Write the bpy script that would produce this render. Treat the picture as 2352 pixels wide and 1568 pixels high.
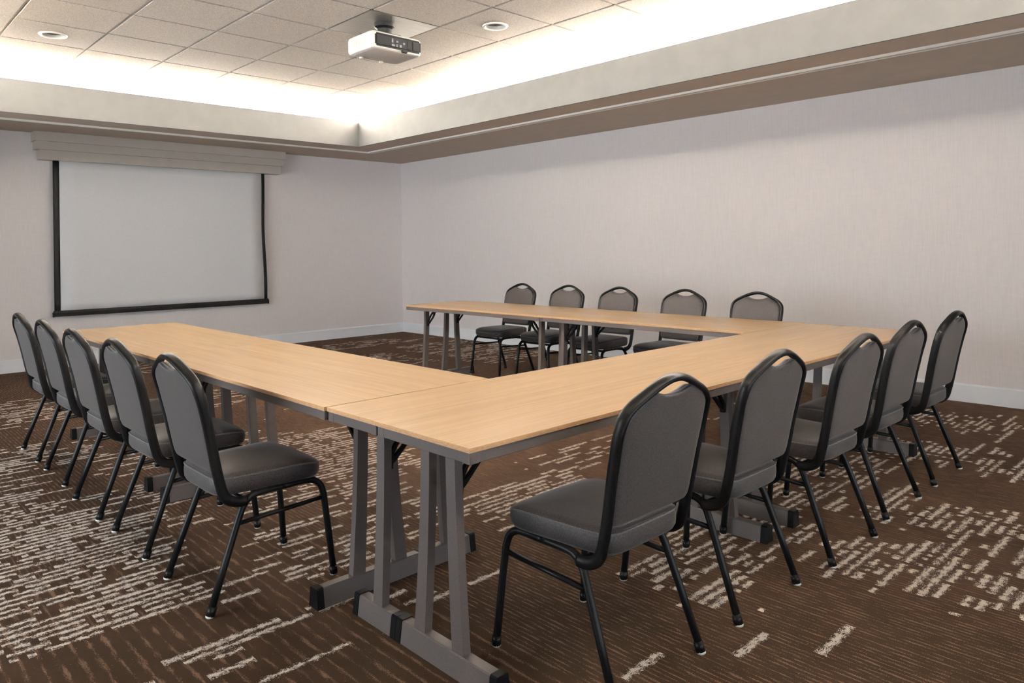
import bpy, bmesh, math, random
import numpy as np
from mathutils import Matrix, Vector

for o in list(bpy.data.objects):
    bpy.data.objects.remove(o, do_unlink=True)
scn = bpy.context.scene
COL = scn.collection
random.seed(4)

# ------------------------------------------------------------------ camera
F_PX, CX, CY = 1687.694, 1176.0, 570.5
YAW, ROLL = 0.7618, -0.0128
CAM = Vector((-1.2847, -1.5231, 1.2853))
_c, _s = math.cos(YAW), math.sin(YAW)
fw = Vector((_s, _c, 0)); rt = Vector((_c, -_s, 0)); up = Vector((0, 0, 1))
r3 = rt * math.cos(ROLL) + up * math.sin(ROLL)
u3 = -rt * math.sin(ROLL) + up * math.cos(ROLL)
cd = bpy.data.cameras.new('camera')
cam = bpy.data.objects.new('camera', cd); COL.objects.link(cam)
M = Matrix.Identity(4)
for i in range(3):
    M[i][0], M[i][1], M[i][2], M[i][3] = r3[i], u3[i], -fw[i], CAM[i]
cam.matrix_world = M
cd.sensor_fit = 'HORIZONTAL'; cd.sensor_width = 36.0
cd.lens = F_PX * 36.0 / 2352.0
cd.shift_y = -(784.0 - CY) / 2352.0
cd.clip_start = 0.05
scn.camera = cam

# ------------------------------------------------------------------ world, exposure
w = bpy.data.worlds.new('world'); scn.world = w; w.use_nodes = True
w.node_tree.nodes['Background'].inputs[0].default_value = (0, 0, 0, 1)
w.node_tree.nodes['Background'].inputs[1].default_value = 0.0
vs = scn.view_settings
vs.view_transform = 'Standard'; vs.look = 'None'; vs.exposure = 1.10; vs.gamma = 1.0
vs.use_curve_mapping = False

# ------------------------------------------------------------------ room dimensions (metres)
XL, XR, YF, YB = -2.83, 5.456, -3.8, 8.05          # left, right, near and screen walls
ZS, ZC = 2.641, 3.0                                # soffit and tile ceiling
TX0, TX1, TY0, TY1 = -1.11, 3.74, -2.22, 6.27      # raised tray
ZT = 0.745                                         # table height

# lamps lying in the cove trough (long fluorescent runs shining up at the ceiling)
COVE_W = 172.0        # watts per metre of lit run
COVE_COL = (1.0, 0.975, 0.94)
def cove_lamp(x0, y0, x1, y1, k=1.0):
    L = math.hypot(x1 - x0, y1 - y0)
    ld = bpy.data.lights.new('cove_lamp', 'AREA'); ld.shape = 'RECTANGLE'
    ld.size = L; ld.size_y = 0.10; ld.energy = COVE_W * L * k; ld.color = COVE_COL; ld.spread = math.radians(72)
    o = bpy.data.objects.new('cove_lamp', ld); COL.objects.link(o)
    o.location = ((x0 + x1) / 2, (y0 + y1) / 2, 2.55)
    o.rotation_euler = (math.pi, 0, math.atan2(y1 - y0, x1 - x0))
    return o
INS = 0.085
cove_lamp(TX0 + .45, TY1 - INS, 0.25, TY1 - INS, .8)
cove_lamp(0.40, TY1 - INS, 3.30, TY1 - INS)
cove_lamp(TX1 - INS, 5.85, TX1 - INS, 5.00)
cove_lamp(TX1 - INS, 4.95, TX1 - INS, 4.17, .05)  # weak fill run added in the unlit gap to soften it
cove_lamp(TX1 - INS, 4.12, TX1 - INS, 0.10)
cove_lamp(TX1 - INS, 0.00, TX1 - INS, TY0 + .45)
cove_lamp(TX0 + .45, TY0 + INS, TX1 - .45, TY0 + INS)
cove_lamp(TX0 + INS, TY0 + .45, TX0 + INS, TY1 - .45)

# added fill light, coming in through made-up windows in the two unseen walls
FILL_L = 13.5            # fill strength, W per square metre of added window
FILL_COL = (0.86, 0.935, 1.0)
WIN_L = (0.6, 6.4, 0.12, 1.85)     # added window in wall_left: y0, y1, z0, z1
WIN_F = (-2.2, 4.8, 0.12, 1.85)     # added window in wall_front: x0, x1, z0, z1
def fill_lamp(name, loc, rot, sx, sy, k=1.0):
    ld = bpy.data.lights.new(name, 'AREA'); ld.shape = 'RECTANGLE'
    ld.size = sx; ld.size_y = sy; ld.energy = FILL_L * sx * sy * k; ld.color = FILL_COL
    o = bpy.data.objects.new(name, ld); COL.objects.link(o); o.location = loc; o.rotation_euler = rot
fill_lamp('window_fill', (XL - .10, (WIN_L[0] + WIN_L[1]) / 2, (WIN_L[2] + WIN_L[3]) / 2), (0, -math.pi / 2, 0), WIN_L[3] - WIN_L[2], WIN_L[1] - WIN_L[0])
fill_lamp('window_fill', ((WIN_F[0] + WIN_F[1]) / 2, YF - .10, (WIN_F[2] + WIN_F[3]) / 2), (math.pi / 2, 0, 0), WIN_F[1] - WIN_F[0], WIN_F[3] - WIN_F[2], .45)

# ------------------------------------------------------------------ materials
def lin(c):
    c = c / 255.0
    return c / 12.92 if c <= 0.04045 else ((c + 0.055) / 1.055) ** 2.4
def srgb(r, g, b): return (lin(r), lin(g), lin(b), 1.0)

class V:
    """tiny node-expression helper"""
    def __init__(s, nt, sock): s.nt, s.s = nt, sock
    def _m(s, op, a, b=None, c=None):
        n = s.nt.nodes.new('ShaderNodeMath'); n.operation = op
        for i, v in enumerate((a, b, c)):
            if v is None: continue
            if isinstance(v, V): s.nt.links.new(v.s, n.inputs[i])
            else: n.inputs[i].default_value = v
        return V(s.nt, n.outputs[0])
    def __add__(s, o): return s._m('ADD', s, o)
    def __sub__(s, o): return s._m('SUBTRACT', s, o)
    def __rsub__(s, o): return s._m('SUBTRACT', o, s)
    def __mul__(s, o): return s._m('MULTIPLY', s, o)
    def __truediv__(s, o): return s._m('DIVIDE', s, o)
    __radd__ = __add__; __rmul__ = __mul__
    def gt(s, o): return s._m('GREATER_THAN', s, o)
    def frac(s): return s._m('FRACT', s)
    def floor(s): return s._m('FLOOR', s)
    def abs(s): return s._m('ABSOLUTE', s)
    def max(s, o): return s._m('MAXIMUM', s, o)
    def step(s, a, b):
        n = s.nt.nodes.new('ShaderNodeMapRange'); n.interpolation_type = 'SMOOTHSTEP'
        s.nt.links.new(s.s, n.inputs[0]); n.inputs[1].default_value = a; n.inputs[2].default_value = b
        return V(s.nt, n.outputs[0])

def new_mat(name, base, rough=0.5, metal=0.0, spec=0.5):
    m = bpy.data.materials.new(name); m.use_nodes = True
    b = m.node_tree.nodes['Principled BSDF']
    b.inputs['Base Color'].default_value = base
    b.inputs['Roughness'].default_value = rough
    b.inputs['Metallic'].default_value = metal
    b.inputs['Specular IOR Level'].default_value = spec
    return m, m.node_tree, b
def coords(nt, kind='Object'):
    tc = nt.nodes.new('ShaderNodeTexCoord'); return tc.outputs[kind]
def xyz(nt, sock):
    n = nt.nodes.new('ShaderNodeSeparateXYZ'); nt.links.new(sock, n.inputs[0])
    return [V(nt, o) for o in n.outputs]
def vec(nt, x, y, z):
    n = nt.nodes.new('ShaderNodeCombineXYZ')
    for i, v in enumerate((x, y, z)):
        if isinstance(v, V): nt.links.new(v.s, n.inputs[i])
        else: n.inputs[i].default_value = v
    return n.outputs[0]
def noise(nt, vecsock, scale=1.0, detail=2.0, rough=0.5):
    n = nt.nodes.new('ShaderNodeTexNoise'); n.inputs['Scale'].default_value = scale
    n.inputs['Detail'].default_value = detail; n.inputs['Roughness'].default_value = rough
    nt.links.new(vecsock, n.inputs['Vector']); return V(nt, n.outputs['Fac'])
def mapped(nt, sock, sc):
    n = nt.nodes.new('ShaderNodeMapping'); n.inputs['Scale'].default_value = sc
    nt.links.new(sock, n.inputs[0]); return n.outputs[0]
def mixc(nt, fac, a, b):
    n = nt.nodes.new('ShaderNodeMix'); n.data_type = 'RGBA'
    nt.links.new(fac.s, n.inputs[0])
    for i, v in ((6, a), (7, b)):
        if isinstance(v, tuple): n.inputs[i].default_value = v
        else: nt.links.new(v, n.inputs[i])
    return n.outputs[2]
def bump(nt, bsdf, h, strength=0.2, dist=0.002):
    n = nt.nodes.new('ShaderNodeBump'); n.inputs['Strength'].default_value = strength
    n.inputs['Distance'].default_value = dist
    nt.links.new(h.s, n.inputs['Height']); nt.links.new(n.outputs[0], bsdf.inputs['Normal'])

MAT = {}
def m_speckle(key, ca, cb, scale, rough, spec=0.3, bstr=0.0, stretch=(1, 1, 1), bdist=0.002, sheen=0.0, detail=3.0, lo=.35, hi=.65):
    m, nt, b = new_mat(key, ca, rough, 0, spec)
    n = noise(nt, mapped(nt, coords(nt), stretch), scale, detail, .6)
    nt.links.new(mixc(nt, n.step(lo, hi), ca, cb), b.inputs['Base Color'])
    if bstr: bump(nt, b, n, bstr, bdist)
    if sheen:
        b.inputs['Sheen Weight'].default_value = sheen; b.inputs['Sheen Roughness'].default_value = .45
    MAT[key] = m
# wall covering: pale pinkish grey with a fine vertical weave
m, nt, b = new_mat('wallcovering', srgb(212, 201, 196), .75, 0, .2)
co = coords(nt)
n1 = noise(nt, mapped(nt, co, (120, 120, 6)), 1.0, 3, .6)
n2 = noise(nt, mapped(nt, co, (14, 14, 60)), 1.0, 2, .5)
nt.links.new(mixc(nt, (n1 * .7 + n2 * .3).step(.35, .65), srgb(234, 228, 226), srgb(239, 234, 233)), b.inputs['Base Color'])
bump(nt, b, n1, .05, .0015); MAT['wall'] = m
m_speckle('paint', srgb(229, 225, 217), srgb(233, 229, 221), 6, .6, .25)
m_speckle('cove_paint', srgb(125, 125, 124), srgb(129, 129, 128), 6, .6, .25)  # cove, soffit and tile colours taken darker to balance their lit brightness
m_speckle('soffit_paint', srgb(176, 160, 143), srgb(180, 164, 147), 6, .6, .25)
m_speckle('pelmet_paint', srgb(200, 193, 183), srgb(204, 197, 187), 6, .6, .25)
m_speckle('base_paint', srgb(244, 247, 251), srgb(247, 250, 253), 5, .45, .35)
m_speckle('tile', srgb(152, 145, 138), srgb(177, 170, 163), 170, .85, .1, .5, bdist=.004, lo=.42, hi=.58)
m_speckle('tee', srgb(226, 220, 212), srgb(232, 226, 218), 8, .5, .3)
m_speckle('clip', srgb(40, 38, 34), srgb(60, 56, 50), 60, .6)
m_speckle('fabric', srgb(33, 29, 29), srgb(66, 60, 59), 280, .55, .5, .35, sheen=.25, bdist=.0012)
m_speckle('piping', srgb(84, 80, 80), srgb(112, 108, 107), 300, .8, .15, sheen=.2)
m_speckle('frame', srgb(15, 15, 16), srgb(24, 24, 25), 260, .36, .2, .15)
m_speckle('glide', srgb(196, 194, 188), srgb(214, 212, 206), 90, .5)
m_speckle('steel', srgb(92, 84, 80), srgb(100, 92, 88), 220, .42, .5, .06)
m_speckle('blackplastic', srgb(13, 13, 15), srgb(21, 21, 23), 130, .45, .15)
m_speckle('blackvinyl', srgb(12, 12, 13), srgb(18, 18, 19), 60, .6, .25)
m_speckle('screenfab', srgb(232, 233, 234), srgb(235, 236, 237), 40, .8, .1)
m_speckle('whiteplastic', srgb(228, 226, 220), srgb(234, 232, 226), 30, .35)
m_speckle('underplastic', srgb(196, 188, 178), srgb(204, 196, 186), 30, .4)
m_speckle('port', srgb(92, 92, 94), srgb(128, 128, 130), 130, .4)
m_speckle('bulb', srgb(112, 104, 97), srgb(140, 131, 123), 30, .3)
# brushed metal plate
m, nt, b = new_mat('plate', srgb(150, 146, 140), .38, .75, .5)
n1 = noise(nt, mapped(nt, coords(nt), (3, 90, 3)), 1.0, 3, .6)
nt.links.new(mixc(nt, n1.step(.3, .7), srgb(140, 136, 130), srgb(164, 160, 154)), b.inputs['Base Color']); MAT['plate'] = m
# clear glass of the added windows
m, nt, b = new_mat('glass', (1, 1, 1, 1), .05)
tr = nt.nodes.new('ShaderNodeBsdfTransparent'); gl = nt.nodes.new('ShaderNodeBsdfGlossy'); gl.inputs['Roughness'].default_value = .02
fr = nt.nodes.new('ShaderNodeFresnel'); mx_ = nt.nodes.new('ShaderNodeMixShader')
nt.links.new(fr.outputs[0], mx_.inputs[0]); nt.links.new(tr.outputs[0], mx_.inputs[1]); nt.links.new(gl.outputs[0], mx_.inputs[2])
nt.links.new(mx_.outputs[0], nt.nodes['Material Output'].inputs['Surface']); MAT['glass'] = m
# maple laminate: grain along local X
m, nt, b = new_mat('laminate', srgb(226, 184, 134), .27, 0, .5)
co = coords(nt)
oi = nt.nodes.new('ShaderNodeObjectInfo')
px, py, pz = xyz(nt, co)
rv = V(nt, oi.outputs['Random'])
g1 = noise(nt, vec(nt, px * 2.2 + rv * 37.0, py * 95.0, pz), 1.0, 4, .6)
g2 = noise(nt, vec(nt, px * 1.0 + rv * 11.0, py * 14.0, pz), 1.0, 3, .5)
nt.links.new(mixc(nt, (g1 * .65 + g2 * .35).step(.33, .68), srgb(206, 168, 116), srgb(219, 182, 130)), b.inputs['Base Color'])
bump(nt, b, g1, .04, .001); MAT['laminate'] = m
m_speckle('laminate_edge', srgb(196, 154, 112), srgb(214, 174, 132), 60, .4, stretch=(1, 1, 6))
# carpet: the row pattern comes from the woven cells of the floor mesh (attribute 'dash')
ROW = 0.0443
m, nt, b = new_mat('carpet', srgb(86, 68, 54), .95, 0, .08)
co = coords(nt); px, py, pz = xyz(nt, co)
at = nt.nodes.new('ShaderNodeAttribute'); at.attribute_name = 'dash'; dash = V(nt, at.outputs['Fac'])
at2 = nt.nodes.new('ShaderNodeAttribute'); at2.attribute_name = 'fine'; fine = V(nt, at2.outputs['Fac'])
rag = noise(nt, mapped(nt, co, (190, 330, 1)), 1.0, 3, .7)
rag2 = noise(nt, mapped(nt, co, (38, 60, 1)), 1.0, 2, .6)
v = ((py / ROW + 400.0).frac() - .5).abs() * 2.0                       # 0 in the middle of a row
cream = ((dash * .66 - v - .12) * 1.25 + (rag - .5) * 4.4 + (rag2 - .5) * 3.0).step(-.05, .16) * (dash * 20.0).step(.5, 1.0)
pile = noise(nt, co, 420, 2, .7)
pile2 = noise(nt, mapped(nt, co, (3.1, 2.3, 1)), 1.0, 3, .6)
# thin tan threads running the other way
t1 = ((px / .021 + 300.0).frac() - .5).abs() * 2.0
th = ((t1 * -1.0 + .22) * 1.6 + (noise(nt, mapped(nt, co, (95, 12, 1)), 1.0, 2, .6) - .54) * 4.0 + (rag - .5) * 4.5).step(.0, .3) * fine
t2 = ((px / .047 + 300.0).frac() - .5).abs() * 2.0
th2 = ((t2 * -1.0 + .16) * 2.0 + (noise(nt, mapped(nt, co, (48, 9, 1)), 1.0, 2, .6) - .53) * 4.0 + (rag - .5) * 5.0).step(.0, .35) * (1.0 - fine)
basec = mixc(nt, (pile * .6 + pile2 * .4).step(.3, .7), srgb(60, 45, 34), srgb(82, 63, 49))
basec = mixc(nt, th.max(th2) * .62, basec, srgb(146, 117, 97))
spk = noise(nt, mapped(nt, co, (95, 150, 1)), 1.0, 2, .6).step(.70, .76) * .55
basec = mixc(nt, spk, basec, srgb(190, 170, 150))
outc = mixc(nt, cream, basec, srgb(226, 216, 204))
nt.links.new(outc, b.inputs['Base Color'])
bump(nt, b, pile + cream * .6, .5, .004)
MAT['carpet'] = m

# ------------------------------------------------------------------ mesh helpers
def link(name, me, mat, parent=None, smooth=False):
    o = bpy.data.objects.new(name, me); COL.objects.link(o)
    if mat is not None and not me.materials: me.materials.append(MAT[mat])
    if smooth:
        for p in me.polygons: p.use_smooth = True
    if parent is not None: o.parent = parent
    return o
def mesh(name, vs_, fs):
    me = bpy.data.meshes.new(name); me.from_pydata([tuple(v) for v in vs_], [], fs); me.update(); return me
def fix(me):
    bm = bmesh.new(); bm.from_mesh(me); bmesh.ops.recalc_face_normals(bm, faces=bm.faces); bm.to_mesh(me); bm.free(); return me
def box_me(name, x0, x1, y0, y1, z0, z1, bev=0.0, seg=2):
    bm = bmesh.new()
    vs_ = [bm.verts.new((x, y, z)) for z in (z0, z1) for y in (y0, y1) for x in (x0, x1)]
    for f in ((0, 2, 3, 1), (4, 5, 7, 6), (0, 1, 5, 4), (2, 6, 7, 3), (0, 4, 6, 2), (1, 3, 7, 5)):
        bm.faces.new([vs_[i] for i in f])
    if bev: bmesh.ops.bevel(bm, geom=bm.edges[:], offset=bev, segments=seg, affect='EDGES')
    me = bpy.data.meshes.new(name); bm.to_mesh(me); bm.free(); return me
def box(name, x0, x1, y0, y1, z0, z1, mat, parent=None, bev=0.0, seg=2):
    return link(name, box_me(name, x0, x1, y0, y1, z0, z1, bev, seg), mat, parent)
def prism_me(name, prof, axis, a0, a1):
    """extrude a closed 2-D profile along axis ('x': profile is (y,z); 'y': profile is (x,z))"""
    n = len(prof)
    P = lambda a, p: (a, p[0], p[1]) if axis == 'x' else (p[0], a, p[1])
    vs_ = [P(a0, p) for p in prof] + [P(a1, p) for p in prof]
    fs = [tuple(range(n))[::-1], tuple(range(n, 2 * n))] + [(i, (i + 1) % n, n + (i + 1) % n, n + i) for i in range(n)]
    return fix(mesh(name, vs_, fs))
def smooth_path(pts, k=6):
    """Catmull-Rom through points"""
    P = [np.array(p, float) for p in pts]; out = []
    for i in range(len(P) - 1):
        a = P[i - 1] if i else 2 * P[0] - P[1]; b_, c_ = P[i], P[i + 1]
        d = P[i + 2] if i + 2 < len(P) else 2 * P[-1] - P[-2]
        for t in np.arange(k) / k:
            out.append(.5 * (2 * b_ + (c_ - a) * t + (2 * a - 5 * b_ + 4 * c_ - d) * t * t + (3 * b_ - a - 3 * c_ + d) * t ** 3))
    out.append(P[-1]); return out
def tube_me(name, pts, r, n=12, normals=None, r2=None, cap=True):
    """sweep an (oval) section; normals give the direction of r2 at every point"""
    P = [np.array(p, float) for p in pts]; vs_, fs = [], []
    prev = None
    for i, p in enumerate(P):
        T = P[min(i + 1, len(P) - 1)] - P[max(i - 1, 0)]; T /= np.linalg.norm(T)
        if normals is not None: N = np.array(normals[i], float)
        elif prev is None: N = np.array((1, 0, 0.)) if abs(T[0]) < .8 else np.array((0, 1., 0))
        else: N = prev
        N = N - T * (N @ T); N /= np.linalg.norm(N); prev = N
        B = np.cross(T, N)
        for k in range(n):
            a = 2 * math.pi * k / n
            vs_.append(p + B * (math.cos(a) * r) + N * (math.sin(a) * (r2 or r)))
    for i in range(len(P) - 1):
        for k in range(n):
            a, b_ = i * n + k, i * n + (k + 1) % n
            fs.append((a, b_, b_ + n, a + n))
    if cap:
        fs.append(tuple(range(n))[::-1]); fs.append(tuple(range((len(P) - 1) * n, len(P) * n)))
    return fix(mesh(name, vs_, fs))
def lathe_me(name, prof, n=20, cap0=True, cap1=True):
    vs_, fs = [], []
    for r, z in prof:
        for k in range(n):
            a = 2 * math.pi * k / n; vs_.append((r * math.cos(a), r * math.sin(a), z))
    for i in range(len(prof) - 1):
        for k in range(n):
            fs.append((i * n + k, i * n + (k + 1) % n, (i + 1) * n + (k + 1) % n, (i + 1) * n + k))
    if cap0: fs.append(tuple(range(n))[::-1])
    if cap1: fs.append(tuple(range((len(prof) - 1) * n, len(prof) * n)))
    return fix(mesh(name, vs_, fs))
def shade_auto(o, ang=40):
    for p in o.data.polygons: p.use_smooth = True
    try: o.data.set_sharp_from_angle(angle=math.radians(ang))
    except Exception: pass
    return o
def tag(o, label, cat=None, group=None, kind=None):
    o['label'] = label
    if cat: o['category'] = cat
    if group: o['group'] = group
    if kind: o['kind'] = kind
    return o
def thing(name, loc=(0, 0, 0), rz=0.0):
    o = bpy.data.objects.new(name, None); COL.objects.link(o)
    o.location = loc; o.rotation_euler = (0, 0, rz); o.empty_display_size = .1
    return o
def copy_tree(o, parent=None):
    c = o.copy(); COL.objects.link(c); c.parent = parent
    for ch in list(o.children): copy_tree(ch, c)
    return c

# ------------------------------------------------------------------ floor with woven carpet rows
rects = [  # x0, x1, y0, y1, density of cream dashes
    (-2.83, -.27, 1.24, 2.92, .92), (-2.83, -.40, 2.92, 3.62, .55), (-2.83, .10, 3.62, 4.35, .5),
    (-.27, .10, 2.02, 2.9, .55), (-.05, 1.05, 3.05, 3.6, .5), (.07, .55, 1.10, 1.72, .62), (.55, 1.1, 1.15, 1.95, .45),
    (.30, 1.42, 1.95, 3.30, .8), (1.45, 2.1, 2.3, 3.0, .5),
    (.98, 1.78, .86, 1.40, .75), (1.70, 2.75, 1.30, 1.68, .5), (1.0, 1.32, -.12, .30, .8),
    (1.32, 2.05, -.10, .62, .8), (2.05, 3.4, .0, .9, .7),
    (1.63, 2.02, -1.05, -.15, .85), (2.02, 2.80, -1.4, -.44, .85), (2.26, 2.75, -.44, -.09, .7),
    (2.8, 3.5, -1.9, -1.1, .6), (3.42, 3.95, -1.0, .35, .72), (4.35, 4.95, -1.1, .7, .6), (1.63, 2.6, -2.4, -1.4, .5),
    (4.2, 5.4, 4.6, 6.6, .5), (2.3, 3.9, 5.2, 6.3, .5), (3.2, 4.2, 2.9, 3.9, .4), (4.6, 5.4, 2.0, 3.6, .45),
    (1.2, 2.2, 6.9, 7.7, .5), (-1.2, .2, 5.0, 6.2, .5), (.7, 2.0, 4.6, 5.4, .4), (3.5, 4.8, 6.9, 7.5, .4), (2.4, 3.0, 3.4, 4.3, .4),
    (-2.83, -1.6, -2.6, -1.2, .6), (-.6, .4, -3.5, -2.2, .6), (3.4, 4.6, -3.4, -2.2, .6),
]
lone = [(.46, .66, -.15, .9), (.80, 1.0, -.343, .9), (1.0, 1.23, -.52, .9), (2.26, 2.42, -.03, .9), (-.30, -.10, 1.50, .5),
        (-.2, -.05, 1.18, .9), (-.9, -.55, .80, .9), (-.5, -.1, .93, .9), (-.45, -.02, .86, .8), (.02, .22, .86, .8), (.0, .18, .92, .7),
        (-.33, .0, .62, .6), (.33, .50, .63, .9), (.52, .72, .63, .9), (.26, .40, .70, .7), (.2, .33, .78, .9)]
seams_y = [(-.55, 1.27, 3.1), (1.905, -1.1, -.45), (3.62, -.9, .2), (.72, 2.2, 3.2)]
CELL = 0.0245
nx = int(round((XR - XL) / CELL)); ny = int(math.ceil((YB - YF) / ROW))
xs = XL + np.arange(nx + 1) * (XR - XL) / nx
y_first = math.floor(YF / ROW) * ROW
ys = y_first + np.arange(ny + 2) * ROW
ys = np.clip(ys, YF, YB); ys = np.unique(ys.round(6)); ny = len(ys) - 1
rng = np.random.default_rng(7)
xc = (xs[:-1] + xs[1:]) / 2; yc = (ys[:-1] + ys[1:]) / 2
dens = np.full((ny, nx), .006)
for (x0, x1, y0, y1, d) in rects:
    for j in np.where((yc > y0) & (yc < y1))[0]:
        a, b_ = x0 + rng.normal(0, .045), x1 + rng.normal(0, .045)
        rowk = d * rng.uniform(.62, 1.1)
        s_ = (xc > a) & (xc < b_); dens[j, s_] = np.maximum(dens[j, s_], rowk)
dashv = np.zeros((ny, nx))
for j in range(ny):
    on = False
    for i in range(nx):
        d = min(dens[j, i], .95); Lm = 6.0 if d > .05 else 3.0
        p_off = 1 / Lm; p_on = min(1.0, p_off * d / (1 - d))
        was = on
        on = (rng.random() > p_off) if on else (rng.random() < p_on)
        if on and not was: wd = rng.uniform(.62, 1.0)
        if on: dashv[j, i] = min(1.0, max(.45, wd + rng.normal(0, .1)))
for (a, b_, y, d) in lone:
    j = int(np.argmin(abs(yc - y))); s_ = (xc > a) & (xc < b_); dashv[j, s_] = d
for (x, a, b_) in seams_y:
    i = int(np.argmin(abs(xc - x))); 
    for j in np.where((yc > a) & (yc < b_))[0]:
        if rng.random() < .62: dashv[j, i] = .9
finev = np.where((xc[None, :] < .35) & (yc[:, None] < 2.0), 0.0, 1.0)
gx, gy = np.meshgrid(xs, ys)
cov = np.stack([gx.ravel(), gy.ravel(), np.zeros(gx.size)], 1)
ii, jj = np.meshgrid(np.arange(nx), np.arange(ny))
q = (jj * (nx + 1) + ii).ravel()
quads = np.stack([q, q + 1, q + nx + 2, q + nx + 1], 1)
fm = bpy.data.meshes.new('floor')
fm.vertices.add(len(cov)); fm.vertices.foreach_set('co', cov.ravel())
fm.loops.add(quads.size); fm.loops.foreach_set('vertex_index', quads.ravel().astype(np.int32))
fm.polygons.add(len(quads)); fm.polygons.foreach_set('loop_start', (np.arange(len(quads)) * 4).astype(np.int32))
fm.update(); fm.validate()
for nm, arr in (('dash', dashv), ('fine', finev)):
    a_ = fm.attributes.new(nm, 'FLOAT', 'FACE'); a_.data.foreach_set('value', arr.ravel().astype(np.float32))
floor = link('floor', fm, 'carpet')
tag(floor, 'brown patterned carpet with broken cream rows', kind='structure')

# ------------------------------------------------------------------ walls and baseboards
TH = .12
def struct(o, label): return tag(o, label, kind='structure')
struct(box('wall_right', XR, XR + TH, YF - TH, YB + TH, 0, ZS + .05, 'wall'), 'long blank wall with pale pinkish grey wall covering')
struct(box('wall_back', XL - TH, XR, YB, YB + TH, 0, ZS + .05, 'wall'), 'pale pinkish grey wall behind the projection screen')
# the two walls behind the camera get added windows for the fill light
def wall_with_window(name, ax, a0, a1, at_, sgn, win, label):
    """wall slab in the plane ax=const with one rectangular opening (a-range, z-range)"""
    w0, w1, z0, z1 = win; H_ = ZS + .05
    bm = bmesh.new()
    def slab(p0, p1, q0, q1):
        lo, hi = sorted((at_, at_ + sgn * TH))
        c = [(lo, p0, q0), (hi, p0, q0), (hi, p1, q0), (lo, p1, q0), (lo, p0, q1), (hi, p0, q1), (hi, p1, q1), (lo, p1, q1)]
        vs_ = [bm.verts.new(v if ax == 'x' else (v[1], v[0], v[2])) for v in c]
        for f in ((0, 1, 2, 3), (4, 7, 6, 5), (0, 4, 5, 1), (1, 5, 6, 2), (2, 6, 7, 3), (3, 7, 4, 0)): bm.faces.new([vs_[i] for i in f])
    slab(a0, a1, 0, z0); slab(a0, a1, z1, H_); slab(a0, w0, z0, z1); slab(w1, a1, z0, z1)
    bmesh.ops.recalc_face_normals(bm, faces=bm.faces)
    me = bpy.data.meshes.new(name); bm.to_mesh(me); bm.free()
    return struct(link(name, me, 'wall'), label)
wall_with_window('wall_left', 'x', YF - TH, YB, XL, -1, WIN_L, 'pale pinkish grey side wall facing the blank wall, with an added window')
wall_with_window('wall_front', 'y', XL, XR, YF, -1, WIN_F, 'pale pinkish grey wall opposite the projection screen, with an added window')
def window(name, ax, at_, sgn, win, n, label):
    w0, w1, z0, z1 = win
    root = thing(name); struct(root, label)
    def part(nm, p0, p1, d0, d1, q0, q1, mat):
        e0, e1 = sorted((at_ + sgn * d0, at_ + sgn * d1))
        if ax == 'x': return box(nm, e0, e1, p0, p1, q0, q1, mat, root)
        return box(nm, p0, p1, e0, e1, q0, q1, mat, root)
    part('window_frame', w0, w1, .03, .08, z0, z0 + .05, 'base_paint'); part('window_frame', w0, w1, .03, .08, z1 - .05, z1, 'base_paint')
    st_ = (w1 - w0) / n
    for k in range(n + 1):
        c = w0 + st_ * k; part('mullion', max(w0, c - .025), min(w1, c + .025), .03, .08, z0 + .05, z1 - .05, 'base_paint')
    for k in range(n):
        part('pane', w0 + st_ * k + .025, w0 + st_ * (k + 1) - .025, .053, .057, z0 + .05, z1 - .05, 'glass')
window('added_window_1', 'x', XL, -1, WIN_L, 4, 'wide window added for fill light in the side wall facing the blank wall')
window('added_window_2', 'y', YF, -1, WIN_F, 5, 'wide window added for fill light in the wall opposite the projection screen')
BH, BT = .147, .014
def baseboard(name, ax, a0, a1, at_, sgn, label):
    pr = [(at_, 0), (at_ + sgn * BT, 0), (at_ + sgn * BT, BH - .012), (at_ + sgn * BT * .55, BH - .003), (at_, BH)]
    struct(link(name, prism_me(name, pr, ax, a0, a1), 'base_paint'), label)
baseboard('baseboard_right', 'y', YF, YB, XR, -1, 'white baseboard under the long blank wall')
baseboard('baseboard_back', 'x', XL, XR, YB, -1, 'white baseboard under the projection screen wall')
baseboard('baseboard_left', 'y', YF, YB, XL, 1, 'white baseboard of the side wall')
baseboard('baseboard_front', 'x', XL, XR, YF, 1, 'white baseboard of the wall opposite the screen')

# ------------------------------------------------------------------ ceiling: slab, soffit, cove, tiles
ceiling = struct(box('ceiling', TX0 - .05, TX1 + .05, TY0 - .05, TY1 + .05, ZC + .17, ZC + .22, 'paint'),
                 'raised tile ceiling with hidden cove lighting around its edge')
def ring_me(name, prof, closed=True):
    """sweep a profile of (outward offset, z) around the tray rectangle with mitred corners"""
    n = len(prof); vs_, fs = [], []
    for (sx, sy) in ((0, 0), (1, 0), (1, 1), (0, 1)):
        for (o, z) in prof:
            vs_.append(((TX1 + o) if sx else (TX0 - o), (TY1 + o) if sy else (TY0 - o), z))
    for c in range(4):
        d = (c + 1) % 4
        for i in range(n if closed else n - 1):
            k = (i + 1) % n
            fs.append((c * n + i, d * n + i, d * n + k, c * n + k))
    return fix(mesh(name, vs_, fs))
FO = -.422
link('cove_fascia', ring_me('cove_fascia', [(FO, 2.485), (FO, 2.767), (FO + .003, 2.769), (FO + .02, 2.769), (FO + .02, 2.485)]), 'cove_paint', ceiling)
link('cove_underside', ring_me('cove_underside', [(FO + .02, 2.486), (FO + .02, 2.50), (.0, 2.50), (.0, 2.486)]), 'soffit_paint', ceiling)
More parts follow.
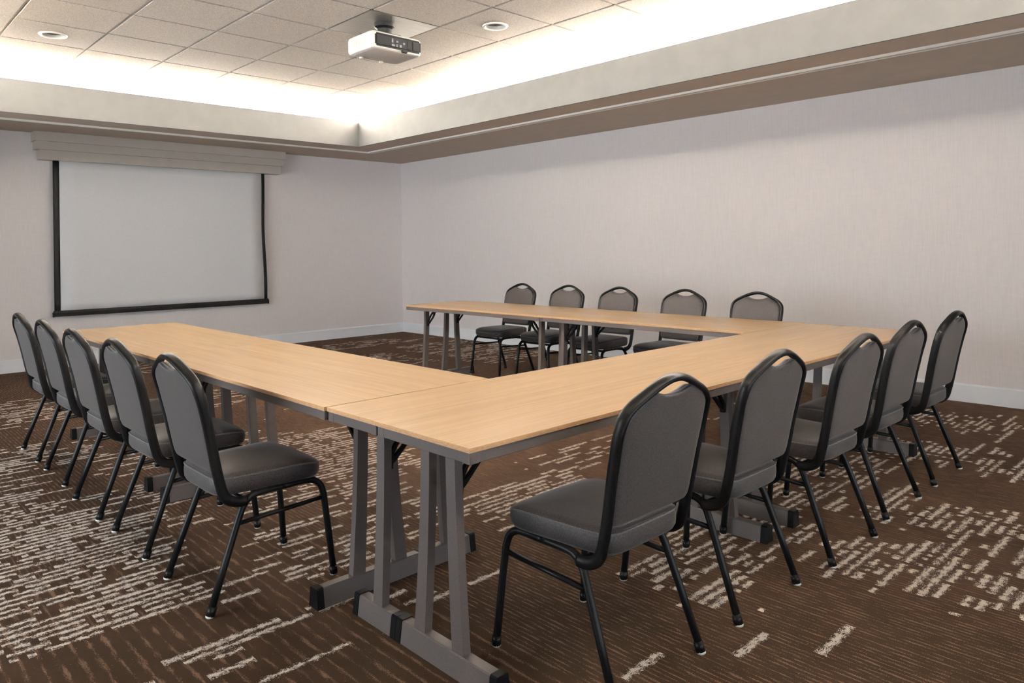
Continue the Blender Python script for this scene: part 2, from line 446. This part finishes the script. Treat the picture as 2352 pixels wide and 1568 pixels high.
link('cove_bead', ring_me('cove_bead', [(-.10, 2.486), (-.10, 2.473), (-.097, 2.470), (-.083, 2.470), (-.08, 2.473), (-.08, 2.486)]), 'paint', ceiling)
link('tray_wall', ring_me('tray_wall', [(0, 2.485), (0, ZC + .18), (.03, ZC + .18), (.03, 2.485)]), 'paint', ceiling)
def soffit():
    o_ = .03
    ax0, ax1, ay0, ay1 = TX0 - o_, TX1 + o_, TY0 - o_, TY1 + o_
    vs_ = []
    for z in (ZS, ZS + .04):
        vs_ += [(ax0, ay0, z), (ax1, ay0, z), (ax1, ay1, z), (ax0, ay1, z), (XL, YF, z), (XR, YF, z), (XR, YB, z), (XL, YB, z)]
    fs = []
    for c in range(4):
        d = (c + 1) % 4
        fs += [(c, d, 4 + d, 4 + c), (8 + c, 8 + d, 12 + d, 12 + c), (c, d, 8 + d, 8 + c), (4 + c, 4 + d, 12 + d, 12 + c)]
    return fix(mesh('soffit', vs_, fs))
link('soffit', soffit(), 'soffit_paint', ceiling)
GX = [3.45 - .61 * k for k in range(8)][::-1]; GY = [5.99 - .61 * k for k in range(14)][::-1]
cx_ = [TX0] + GX + [TX1]; cy_ = [TY0] + GY + [TY1]
G = .010
tile_cache = {}
def tile(x0, x1, y0, y1, hole=False):
    w_, h_ = round(x1 - x0 - 2 * G, 4), round(y1 - y0 - 2 * G, 4)
    key = (w_, h_, hole)
    if key not in tile_cache:
        if not hole:
            tile_cache[key] = box_me('ceiling_tile', -w_ / 2, w_ / 2, -h_ / 2, h_ / 2, -.004, .014, .003, 1)
        else:
            N = 32; R = .082; vs_, fs = [], []
            for z in (-.004, .014):
                for k in range(N):
                    a = 2 * math.pi * k / N; ca, sa = math.cos(a), math.sin(a)
                    m_ = max(abs(ca), abs(sa))
                    vs_.append((R * ca, R * sa, z)); vs_.append((w_ / 2 * ca / m_, h_ / 2 * sa / m_, z))
            for k in range(N):
                l = (k + 1) % N
                fs += [(2 * k, 2 * k + 1, 2 * l + 1, 2 * l), (2 * N + 2 * k, 2 * N + 2 * l, 2 * N + 2 * l + 1, 2 * N + 2 * k + 1),
                       (2 * k, 2 * l, 2 * N + 2 * l, 2 * N + 2 * k), (2 * k + 1, 2 * N + 2 * k + 1, 2 * N + 2 * l + 1, 2 * l + 1)]
            tile_cache[key] = fix(mesh('ceiling_tile', vs_, fs))
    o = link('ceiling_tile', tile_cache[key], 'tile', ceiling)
    o.location = ((x0 + x1) / 2, (y0 + y1) / 2, ZC)
DL = [(.095, 5.075), (2.535, 2.635)]
PLATE = (1.62, 2.23, 2.94, 3.55)
for i in range(len(cx_) - 1):
    for j in range(len(cy_) - 1):
        x0, x1, y0, y1 = cx_[i], cx_[i + 1], cy_[j], cy_[j + 1]
        mx, my = (x0 + x1) / 2, (y0 + y1) / 2
        if PLATE[0] < mx < PLATE[1] and PLATE[2] < my < PLATE[3]: continue
        tile(x0, x1, y0, y1, any(x0 < a < x1 and y0 < c < y1 for a, c in DL))
for x in GX: box('tee_bar', x - .012, x + .012, TY0, TY1, ZC + .010, ZC + .0135, 'tee', ceiling)
for j, y in enumerate(GY):
    o = box('tee_bar', TX0, TX1, y - .012, y + .012, ZC + .0105, ZC + .0132, 'tee', ceiling)
ang = [(0, ZC + .010), (0, ZC - .006), (-.018, ZC - .006), (-.018, ZC - .0045), (-.003, ZC - .0045), (-.003, ZC + .010)]
link('wall_angle', ring_me('wall_angle', ang), 'tee', ceiling)
clipme = {}
def clip(x, y, alongx):
    if alongx not in clipme:
        a, c = (.014, .009) if alongx else (.009, .014)
        clipme[alongx] = box_me('clip', -a, a, -c, c, -.008, .006, .002, 1)
    o = link('clip', clipme[alongx], 'clip', ceiling); o.location = (x, y, ZC)
for x in GX: clip(x, TY1 - .03, True)
for y in GY: clip(TX1 - .03, y, False)

# projector plate set into the grid
box('ceiling_plate', PLATE[0] + .004, PLATE[1] - .004, PLATE[2] + .004, PLATE[3] - .004, ZC - .003, ZC + .012, 'plate', ceiling, .001, 1)

# recessed downlights
def downlight(x, y, label):
    t = thing('downlight', (x, y, ZC))
    shade_auto(link('trim_ring', lathe_me('trim_ring', [(.074, .02), (.074, -.006), (.082, -.014), (.096, -.012), (.1, -.0045), (.079, -.0042), (.079, .02)], 40, False, False), 'whiteplastic', t))
    shade_auto(link('baffle', lathe_me('baffle', [(.0745, .012), (.068, .05), (.058, .1), (.05, .13), (.0, .13)], 32, False, False), 'bulb', t))
    shade_auto(link('lamp_face', lathe_me('lamp_face', [(.002, .06), (.03, .062), (.044, .07), (.047, .08), (.03, .12)], 28, True, True), 'bulb', t))
    tag(t, label, 'downlight', 'recessed downlights in the tile ceiling')
downlight(*DL[0], 'round white recessed downlight in the tile ceiling, nearer the projection screen wall')
downlight(*DL[1], 'round white recessed downlight in the tile ceiling, beside the projector')

# ------------------------------------------------------------------ projector
pj = thing('projector', (1.865, 3.145, 2.75))
def rounded_box_me(name, hx, hy, z0, z1, r, seg=5, taper=.0):
    vs_, fs = [], []
    out = []
    for (sx, sy, a0) in ((1, 1, 0), (-1, 1, 90), (-1, -1, 180), (1, -1, 270)):
        for k in range(seg + 1):
            a = math.radians(a0 + 90 * k / seg); out.append((sx * (hx - r) + r * math.cos(a), sy * (hy - r) + r * math.sin(a)))
    n = len(out)
    lev = [(z0, .93), (z0 + .004, .965), (z0 + .012, .99), (z0 + .022, 1.0), (z1 - .02, 1.0 - taper), (z1 - .008, .985 - taper), (z1, .95 - taper)]
    for z, s in lev: vs_ += [(x * s, y * s, z) for x, y in out]
    for i in range(len(lev) - 1):
        for k in range(n): fs.append((i * n + k, i * n + (k + 1) % n, (i + 1) * n + (k + 1) % n, (i + 1) * n + k))
    fs.append(tuple(range(n))[::-1]); fs.append(tuple(range((len(lev) - 1) * n, len(lev) * n)))
    return fix(mesh(name, vs_, fs))
shade_auto(link('body', rounded_box_me('body', .225, .172, 0, .122, .035), 'whiteplastic', pj), 35)
shade_auto(link('underside', rounded_box_me('underside', .205, .155, -.003, .03, .03), 'underplastic', pj), 35)
rp = box('rear_panel', -.198, .205, -.178, -.165, .014, .108, 'blackplastic', pj, .012, 3)
for (a, c, z0, z1) in ((-.06, -.03, .03, .045), (-.06, -.045, .055, .085), (-.02, .0, .06, .075), (.01, .03, .03, .05), (.04, .06, .055, .07), (-.02, -.005, .03, .05),
                       (.08, .115, .03, .09), (.13, .185, .028, .092)):
    box('port', a, c, -.1815, -.176, z0, z1, 'port' if c - a < .033 else 'blackplastic', rp, .001, 1)
box('cable_clip', .03, .075, -.19, -.17, -.004, .014, 'blackplastic', pj, .003, 1)
for (x, y) in ((-.12, .13), (.06, .14)):
    o = shade_auto(link('foot', lathe_me('foot', [(.0, -.014), (.016, -.014), (.018, -.008), (.018, .004)], 16, False, True), 'underplastic', pj)); o.location = (x, y, 0)
lr = shade_auto(link('lens_ring', lathe_me('lens_ring', [(.03, 0), (.046, 0), (.048, .01), (.048, .03)], 24, False, False), 'blackplastic', pj))
lr.location = (.09, .19, .06); lr.rotation_euler = (math.pi / 2, 0, 0)
for k in range(7):
    box('vent_slat', -.2265, -.222, -.10 + k * .03, -.082 + k * .03, .04, .09, 'underplastic', pj, .001, 1)
box('mount_bracket', -.11, .09, -.10, .10, .118, .150, 'blackplastic', pj, .006, 2)
shade_auto(link('mount_pole', lathe_me('mount_pole', [(.055, .145), (.055, .20), (.075, .215), (.075, .246)], 24), 'blackplastic', pj))
for (x, y) in ((-.17, -.08), (-.19, .02)):
    box('mount_knob', x - .012, x + .012, y - .012, y + .012, .118, .135, 'blackplastic', pj, .003, 1)
tag(pj, 'white ceiling projector with black connector panel hanging below the tile ceiling', 'projector')

# ------------------------------------------------------------------ projection screen and its pelmet
pl = thing('screen_pelmet', (1.955, YB, 2.33))
def tier(hw, y0, z0, z1):
    box('tier', -hw, hw, y0 - YB, -.001, z0 - 2.33, z1 - 2.33, 'pelmet_paint', pl, .002, 1)
tier(1.465, 7.86, 2.537, ZS); tier(1.447, 7.885, 2.445, 2.5365); tier(1.413, 7.91, 2.337, 2.4445)
tag(pl, 'stepped off-white pelmet box above the projection screen', 'pelmet')
sc = thing('projection_screen', (1.93, 7.97, .585))
def curl(x, z):                       # the right-hand edge of the cloth curls slightly
    t = max(0.0, (x - .95) / .3); return .012 * t * t * math.sin(z * 3.3)
def cloth(name, x0, x1, z0, z1, mat, y=0, n=14, k=18, dx=None):
    vs_, fs = [], []
    for t in (0.0, .003):
        for j in range(k + 1):
            z = z0 + (z1 - z0) * j / k
            for i in range(n + 1):
                x = x0 + (x1 - x0) * i / n
                sh = (.022 * max(0, 1 - z / 1.0) ** 1.2 + .005 * math.sin(z * 5)) * (1 if x > .6 else 0) * min(1, max(0, (x - .6) / .6))
                vs_.append((x + sh, y + t - curl(x, z), z))
    W_ = n + 1; H_ = W_ * (k + 1)
    for j in range(k):
        for i in range(n):
            a = j * W_ + i; fs += [(a, a + 1, a + W_ + 1, a + W_), (H_ + a, H_ + a + W_, H_ + a + W_ + 1, H_ + a + 1)]
    per = [i for i in range(W_)] + [j * W_ + n for j in range(1, k + 1)] + [k * W_ + i for i in range(n - 1, -1, -1)] + [j * W_ for j in range(k - 1, 0, -1)]
    for i in range(len(per)):
        a, c = per[i], per[(i + 1) % len(per)]; fs.append((a, c, c + H_, a + H_))
    return link(name, fix(mesh(name, vs_, fs)), mat, sc, True)
cloth('screen_cloth', -1.19, 1.195, .055, 1.7515, 'screenfab')
cloth('border', -1.25, -1.188, .045, 1.7515, 'blackvinyl', -.0015, 3)
cloth('border', 1.185, 1.228, .045, 1.7515, 'blackvinyl', -.0015, 3)
bar = link('bottom_bar', prism_me('bottom_bar', [(-.018, .0), (.016, .0), (.018, .03), (.01, .066), (-.012, .066), (-.02, .04)], 'x', -1.258, 1.262), 'blackvinyl', sc)
for s_ in (-1.265, 1.255): box('end_cap', s_, s_ + .012, -.023, .021, -.004, .05, 'blackplastic', bar, .003, 1)
tag(sc, 'pulled-down white projection screen with black borders on the wall', 'projection screen')

# ------------------------------------------------------------------ tables
TL = 1.829
def brace_me(sgn):
    """folding stay: a flat elongated loop leaning between post and table underside (in the x-z plane)"""
    A, B = np.array((0, .555)), np.array((.105, .672))
    d = (B - A) / np.linalg.norm(B - A); n_ = np.array((-d[1], d[0]))
    L = np.linalg.norm(B - A)
    outp, inp = [], []
    for t, wv in ((-.01, .010), (.02, .018), (.10, .024), (L - .015, .022), (L + .012, .012)):
        outp.append((t, wv))
    for t, wv in ((.032, .004), (.06, .009), (.10, .0125), (L - .03, .010), (L - .018, .004)):
        inp.append((t, wv))
    loopo = [(t, w_) for t, w_ in outp] + [(t, -w_) for t, w_ in outp[::-1]]
    loopi = [(t, w_) for t, w_ in inp] + [(t, -w_) for t, w_ in inp[::-1]]
    n = len(loopo); vs_, fs = [], []
    for yy in (-.007, .007):
        for lp in (loopo, loopi):
            for (t, w_) in lp:
                p = A + d * t + n_ * w_; vs_.append((sgn * p[0], yy, p[1]))
    for i in range(n):
        k = (i + 1) % n
        fs += [(i, k, n + k, n + i), (2 * n + i, 3 * n + i, 3 * n + k, 2 * n + k), (i, 2 * n + i, 2 * n + k, k), (n + i, n + k, 3 * n + k, 3 * n + i)]
    return fix(mesh('brace', vs_, fs))
def post_me(yt, yb, tt, tb):
    """slightly flared, gently curved rectangular post, in the y-z plane"""
    vs_, fs = [], []
    K = 8
    for k in range(K + 1):
        t = k / K; z = .062 + (ZT - .046 - .062) * t
        e = (1 - t) ** 1.7
        yc_ = yt + (yb - yt) * e; hw = (tt + (tb - tt) * e) / 2
        for (sx, sy) in ((-1, -1), (1, -1), (1, 1), (-1, 1)): vs_.append((sx * .015, yc_ + sy * hw, z))
    for k in range(K):
        for i in range(4): fs.append((k * 4 + i, k * 4 + (i + 1) % 4, k * 4 + 4 + (i + 1) % 4, k * 4 + 4 + i))
    fs += [(3, 2, 1, 0), tuple(range(K * 4, K * 4 + 4))]
    me = fix(mesh('post', vs_, fs)); return me
FOOT = [(-.030, .0), (.030, .0), (.021, .066), (.017, .07), (-.017, .07), (-.021, .066)]
CAP = [(-.0325, .0), (.0325, .0), (.0235, .069), (.0185, .0735), (-.0185, .0735), (-.0235, .069)]
def make_table(w0, w1, posts, f0, f1, brace_y, name):
    t = thing(name)
    g = .0005
    # top: laminate sheet with an edge band, then the steel apron below it
    top = link('table_top', box_me('table_top', g, TL - g, w0 + g, w1 - g, ZT - .013, ZT, .0008, 1), 'laminate', t)
    ed = [box_me('edge_band', g - .0004, TL - g + .0004, w0 + g - .0004, w1 - g + .0004, ZT - .0145, ZT - .0022, .001, 1)]
    link('edge_band', ed[0], 'laminate_edge', top)
    a0, a1, b0, b1 = .005, TL - .005, w0 + .005, w1 - .005
    zt, zb = ZT - .0145, ZT - .046
    box('apron', a0, a1, b0, b0 + .012, zb, zt, 'steel', t, .0015, 1); box('apron', a0, a1, b1 - .012, b1, zb, zt, 'steel', t, .0015, 1)
    box('apron', a0, a0 + .012, b0 + .012, b1 - .012, zb, zt, 'steel', t, .0015, 1); box('apron', a1 - .012, a1, b0 + .012, b1 - .012, zb, zt, 'steel', t, .0015, 1)
    cm = None
    for cx in (a0, a1):
        for cy in (b0, b1):
            sx, sy = (1 if cx == a0 else -1), (1 if cy == b0 else -1)
            x0, x1 = sorted((cx - sx * .0012, cx + sx * .032)); y0, y1 = sorted((cy - sy * .0012, cy + sy * .032))
            box('corner_block', x0, x1, y0, y1, zb - .001, zt + .0002, 'steel', t, .0012, 1)
    for end, sg in ((.126, 1), (TL - .126, -1)):
        ft = link('foot', prism_me('foot', FOOT, 'y', f0 + .012, f1 - .012), 'steel', t); ft.location = (end, 0, 0)
        for (c0, c1) in ((f0, f0 + .028), (f1 - .028, f1)):
            link('end_cap', prism_me('end_cap', CAP, 'y', c0, c1), 'blackplastic', ft)
        for (yt, yb) in posts:
            p = link('post', post_me(yt, yb, .044, .054), 'steel', t); p.location = (end, 0, 0)
        box('hinge_bar', end - .02, end + .03, b0 + .05, b1 - .04, ZT - .052, ZT - .0148, 'blackplastic', t, .004, 1)
        br = link('brace', brace_me(sg), 'blackplastic', t); br.location = (end + sg * .015, brace_y, 0)
        box('brace_mount', .094 if sg > 0 else -.134, .134 if sg > 0 else -.094, -.016, .016, .672, ZT - .0148, 'blackplastic', br, .004, 1)
        box('pivot_block', .002 if sg > 0 else -.014, .014 if sg > 0 else -.002, -.013, .013, .535, .58, 'blackplastic', br, .003, 1)
    return t
wide = make_table(0, .457, [(.225, .200), (.350, .392)], .018, .506, .225, 'folding_table')
narrow = make_table(.457, .762, [(.600, .632)], .508, .764, .600, 'folding_table')
side = {'bar': ('along the cross run, ', ('end away from the blank wall', 'end by the blank wall')),
        'left': ('along the arm ending below the screen, ', ('half nearer the screen', 'half nearer the cross run')),
        'right': ('along the blank wall arm, ', ('half nearer the cross run', 'half nearer the screen wall'))}
place = {'bar': [((0, 0), 0), ((TL, 0), 0)],
         'left': [((-.006, .770 + 2 * TL), -math.pi / 2), ((-.006, .770 + TL), -math.pi / 2)],
         'right': [((3.695, .766), math.pi / 2), ((3.695, .766 + TL), math.pi / 2)]}
first = {0: True, 1: True}
for run, pos in place.items():
    for k, ((x, y), rz) in enumerate(pos):
        for kind, proto in ((0, wide), (1, narrow)):
            o = proto if first[kind] else copy_tree(proto)
            first[kind] = False
            o.location = (x, y, 0); o.rotation_euler = (0, 0, rz)
            pre, ends = side[run]
            tag(o, ('wide' if kind == 0 else 'narrow') + ' maple folding table ' + pre + ends[k], 'table',
                'wide tables on the outer side of the U' if kind == 0 else 'narrow tables on the inner side of the U')

# ------------------------------------------------------------------ banquet chairs (local: x across, y forward from the rear feet)
def back_u(z):   # forward position of the back sheet at height z
    return float(np.interp(z, [.38, .43, .52, .646, .763, .85, .92], [.075, .056, .036, .012, -.014, -.040, -.062]))
def make_chair():
    t = thing('banquet_chair')
    R = .0128
    # ---- leg tubes: front leg and rear leg meet in the middle of the seat rail
    for s in (-1, 1):
        rl = [(s * .214, .004, .012), (s * .205, .065, .175), (s * .196, .122, .325), (s * .191, .142, .362), (s * .188, .172, .384), (s * .187, .215, .390), (s * .187, .30, .391)]
        fl = [(s * .214, .492, .012), (s * .205, .477, .17), (s * .196, .461, .325), (s * .191, .450, .362), (s * .188, .424, .384), (s * .187, .385, .391), (s * .187, .295, .391)]
        for pts in (rl, fl):
            pth = [pts[0], pts[1]] + smooth_path(pts[2:], 5)
            leg = link('leg', tube_me('leg', pth, R, 12), 'frame', t, True)
            x, y, z = pts[0]
            boot = link('ferrule', tube_me('ferrule', [(x, y, .006), (x, y + (pts[1][1] - y) * .17, .036)], .0158, 12), 'frame', leg, True)
            g_ = link('glide', lathe_me('glide', [(.0, .0), (.012, .0), (.0155, .004), (.0155, .009)], 14, False, True), 'glide', leg, True)
            g_.location = (x, y, 0)
        link('stretcher', tube_me('stretcher', [(s * .1955, .118, .297), (s * .1955, .463, .312)], .0085, 10), 'frame', t, True)
    link('cross_rail', tube_me('cross_rail', [(-.19, .145, .372), (.19, .145, .372)], .010, 10), 'frame', t, True)
    link('cross_rail', tube_me('cross_rail', [(-.19, .42, .382), (.19, .42, .382)], .010, 10), 'frame', t, True)
    # ---- back frame: flat-oval tube, runs forward under the seat at the bottom, crown at the top
    half = [(.199, .150, .374), (.199, .118, .376), (.199, .086, .388), (.199, .064, .412), (.1995, .052, .45), (.201, .036, .52), (.206, .012, .646),
            (.211, -.010, .745), (.210, -.022, .788), (.202, -.031, .820), (.174, -.039, .847), (.128, -.046, .870), (.082, -.052, .890), (.040, -.056, .903), (0, -.057, .907)]
    pts = [np.array(p) for p in half] + [np.array((-p[0], p[1], p[2])) for p in half[-2::-1]]
    pth = smooth_path(pts, 4)
    nrm = []
    for p in pth:
        y, z = p[1], p[2]
        if z < .44:
            a = np.array((.086, .46)); v_ = np.array((y, z)) - np.array((.115, .44)); v_ = v_ / (np.linalg.norm(v_) + 1e-9); nrm.append((0, v_[0], v_[1]))
        else:
            du = (back_u(z + .03) - back_u(z - .03)) / .06; q_ = np.array((-1, du)); q_ = q_ / np.linalg.norm(q_); nrm.append((0, q_[0], q_[1]))
    bf = link('back_frame', tube_me('back_frame', pth, .0115, 14, nrm, .019), 'frame', t, True)
    # ---- back pad
    O = [(0, .492), (.09, .492), (.160, .493), (.181, .500), (.190, .520), (.194, .58), (.198, .66), (.202, .735), (.200, .783), (.191, .815), (.163, .840),
         (.122, .861), (.096, .873), (.080, .872), (.058, .864), (.030, .857), (0, .855)]
    Of = smooth_path([np.array(p) for p in O], 3)
    out = Of + [np.array((-p[0], p[1])) for p in Of[-2:0:-1]]
    cen = np.array((0, .69))
    def pad(name, sg, thick, parent):
        vs_, fs = [], []
        levels = [(1.0, 0.0), (.998, .45), (.985, .72), (.955, .88), (.87, .97), (.6, 1.0), (.3, 1.0)]
        n = len(out)
        for s, d in levels:
            for p in out:
                q_ = cen + (p - cen) * s
                vs_.append((q_[0], back_u(q_[1]) + sg * (.002 + thick * d), q_[1]))
        for i in range(len(levels) - 1):
            for k in range(n): fs.append((i * n + k, i * n + (k + 1) % n, (i + 1) * n + (k + 1) % n, (i + 1) * n + k))
        vs_.append((cen[0], back_u(cen[1]) + sg * (.002 + thick), cen[1])); c = len(vs_) - 1; b0 = (len(levels) - 1) * n
        for k in range(n): fs.append((b0 + k, b0 + (k + 1) % n, c))
        fs.append(tuple(range(n)))
        me = fix(mesh(name, vs_, fs)); return link(name, me, 'fabric', parent, True)
    bk = pad('backrest', 1, .026, t)
    pad('back_panel', -1, .013, t)
    pp = [(p[0] * 1.002, back_u(p[1]), p[1]) for p in out]; pp.append(pp[0])
    link('piping', tube_me('piping', pp, .0035, 6, cap=False), 'piping', bk, True)
    # ---- seat: thick cushion, rounded trapezoid, waterfall front
    S = [(0, .040), (.09, .040), (.145, .046), (.172, .066), (.184, .105), (.194, .20), (.204, .32), (.208, .385), (.203, .425), (.182, .452), (.14, .466), (.07, .474), (0, .476)]
    Sf = smooth_path([np.array(p) for p in S], 3)
    so = Sf + [np.array((-p[0], p[1])) for p in Sf[-2:0:-1]]
    sc_ = np.array((0, .25)); n = len(so); vs_, fs = [], []
    lev = [(.90, .398), (.965, .402), (.992, .414), (1.0, .432), (.998, .450), (.985, .463), (.955, .471), (.86, .477), (.6, .483), (.3, .486)]
    for s, z in lev:
        for p in so:
            q_ = sc_ + (p - sc_) * s
            drop = .020 * max(0, (q_[1] - .36) / .11) ** 2 if z > .44 else 0
            vs_.append((q_[0], q_[1], z - drop))
    for i in range(len(lev) - 1):
        for k in range(n): fs.append((i * n + k, i * n + (k + 1) % n, (i + 1) * n + (k + 1) % n, (i + 1) * n + k))
    vs_.append((0, .25, .487)); c = len(vs_) - 1; b0 = (len(lev) - 1) * n
    for k in range(n): fs.append((b0 + k, b0 + (k + 1) % n, c))
    fs.append(tuple(range(n))[::-1])
    st = link('seat', fix(mesh('seat', vs_, fs)), 'fabric', t, True)
    pp = []
    for p in so:
        q_ = sc_ + (p - sc_) * .989
        drop = .020 * max(0, (q_[1] - .36) / .11) ** 2
        pp.append((q_[0], q_[1], .4625 - drop))
    pp.append(pp[0])
    link('piping', tube_me('piping', pp, .0032, 6, cap=False), 'piping', st, True)
    return t
chair = make_chair()
ords = ['nearest', 'second from', 'third from', 'fourth from', 'farthest from']
rows = [
    ([((x, y), 0) for x, y in ((.522, -.248), (1.187, -.248), (1.861, -.282), (2.532, -.248), (3.214, -.248))][::-1],
     'grey banquet chair along the cross tables, %s the long blank wall', 'chairs along the cross tables'),
    ([((x, y), -math.pi / 2) for x, y in ((-.284, 4.02), (-.284, 3.358), (-.298, 2.636), (-.284, 1.995), (-.284, 1.307))],
     'grey banquet chair beside the table arm below the projection screen, %s the screen wall', 'chairs beside the arm below the screen'),
    ([((4.105, y), math.pi / 2) for y in (4.028, 3.37, 2.733, 2.025, 1.355)],
     'grey banquet chair between the tables and the long blank wall, %s the screen wall', 'chairs along the blank wall'),
]
f_ = True
for lst, lab, grp in rows:
    for k, ((x, y), rz) in enumerate(lst):
        o = chair if f_ else copy_tree(chair); f_ = False
        o.location = (x, y, 0); o.rotation_euler = (0, 0, rz + random.uniform(-.004, .004))
        tag(o, lab % ords[k], 'chair', grp)
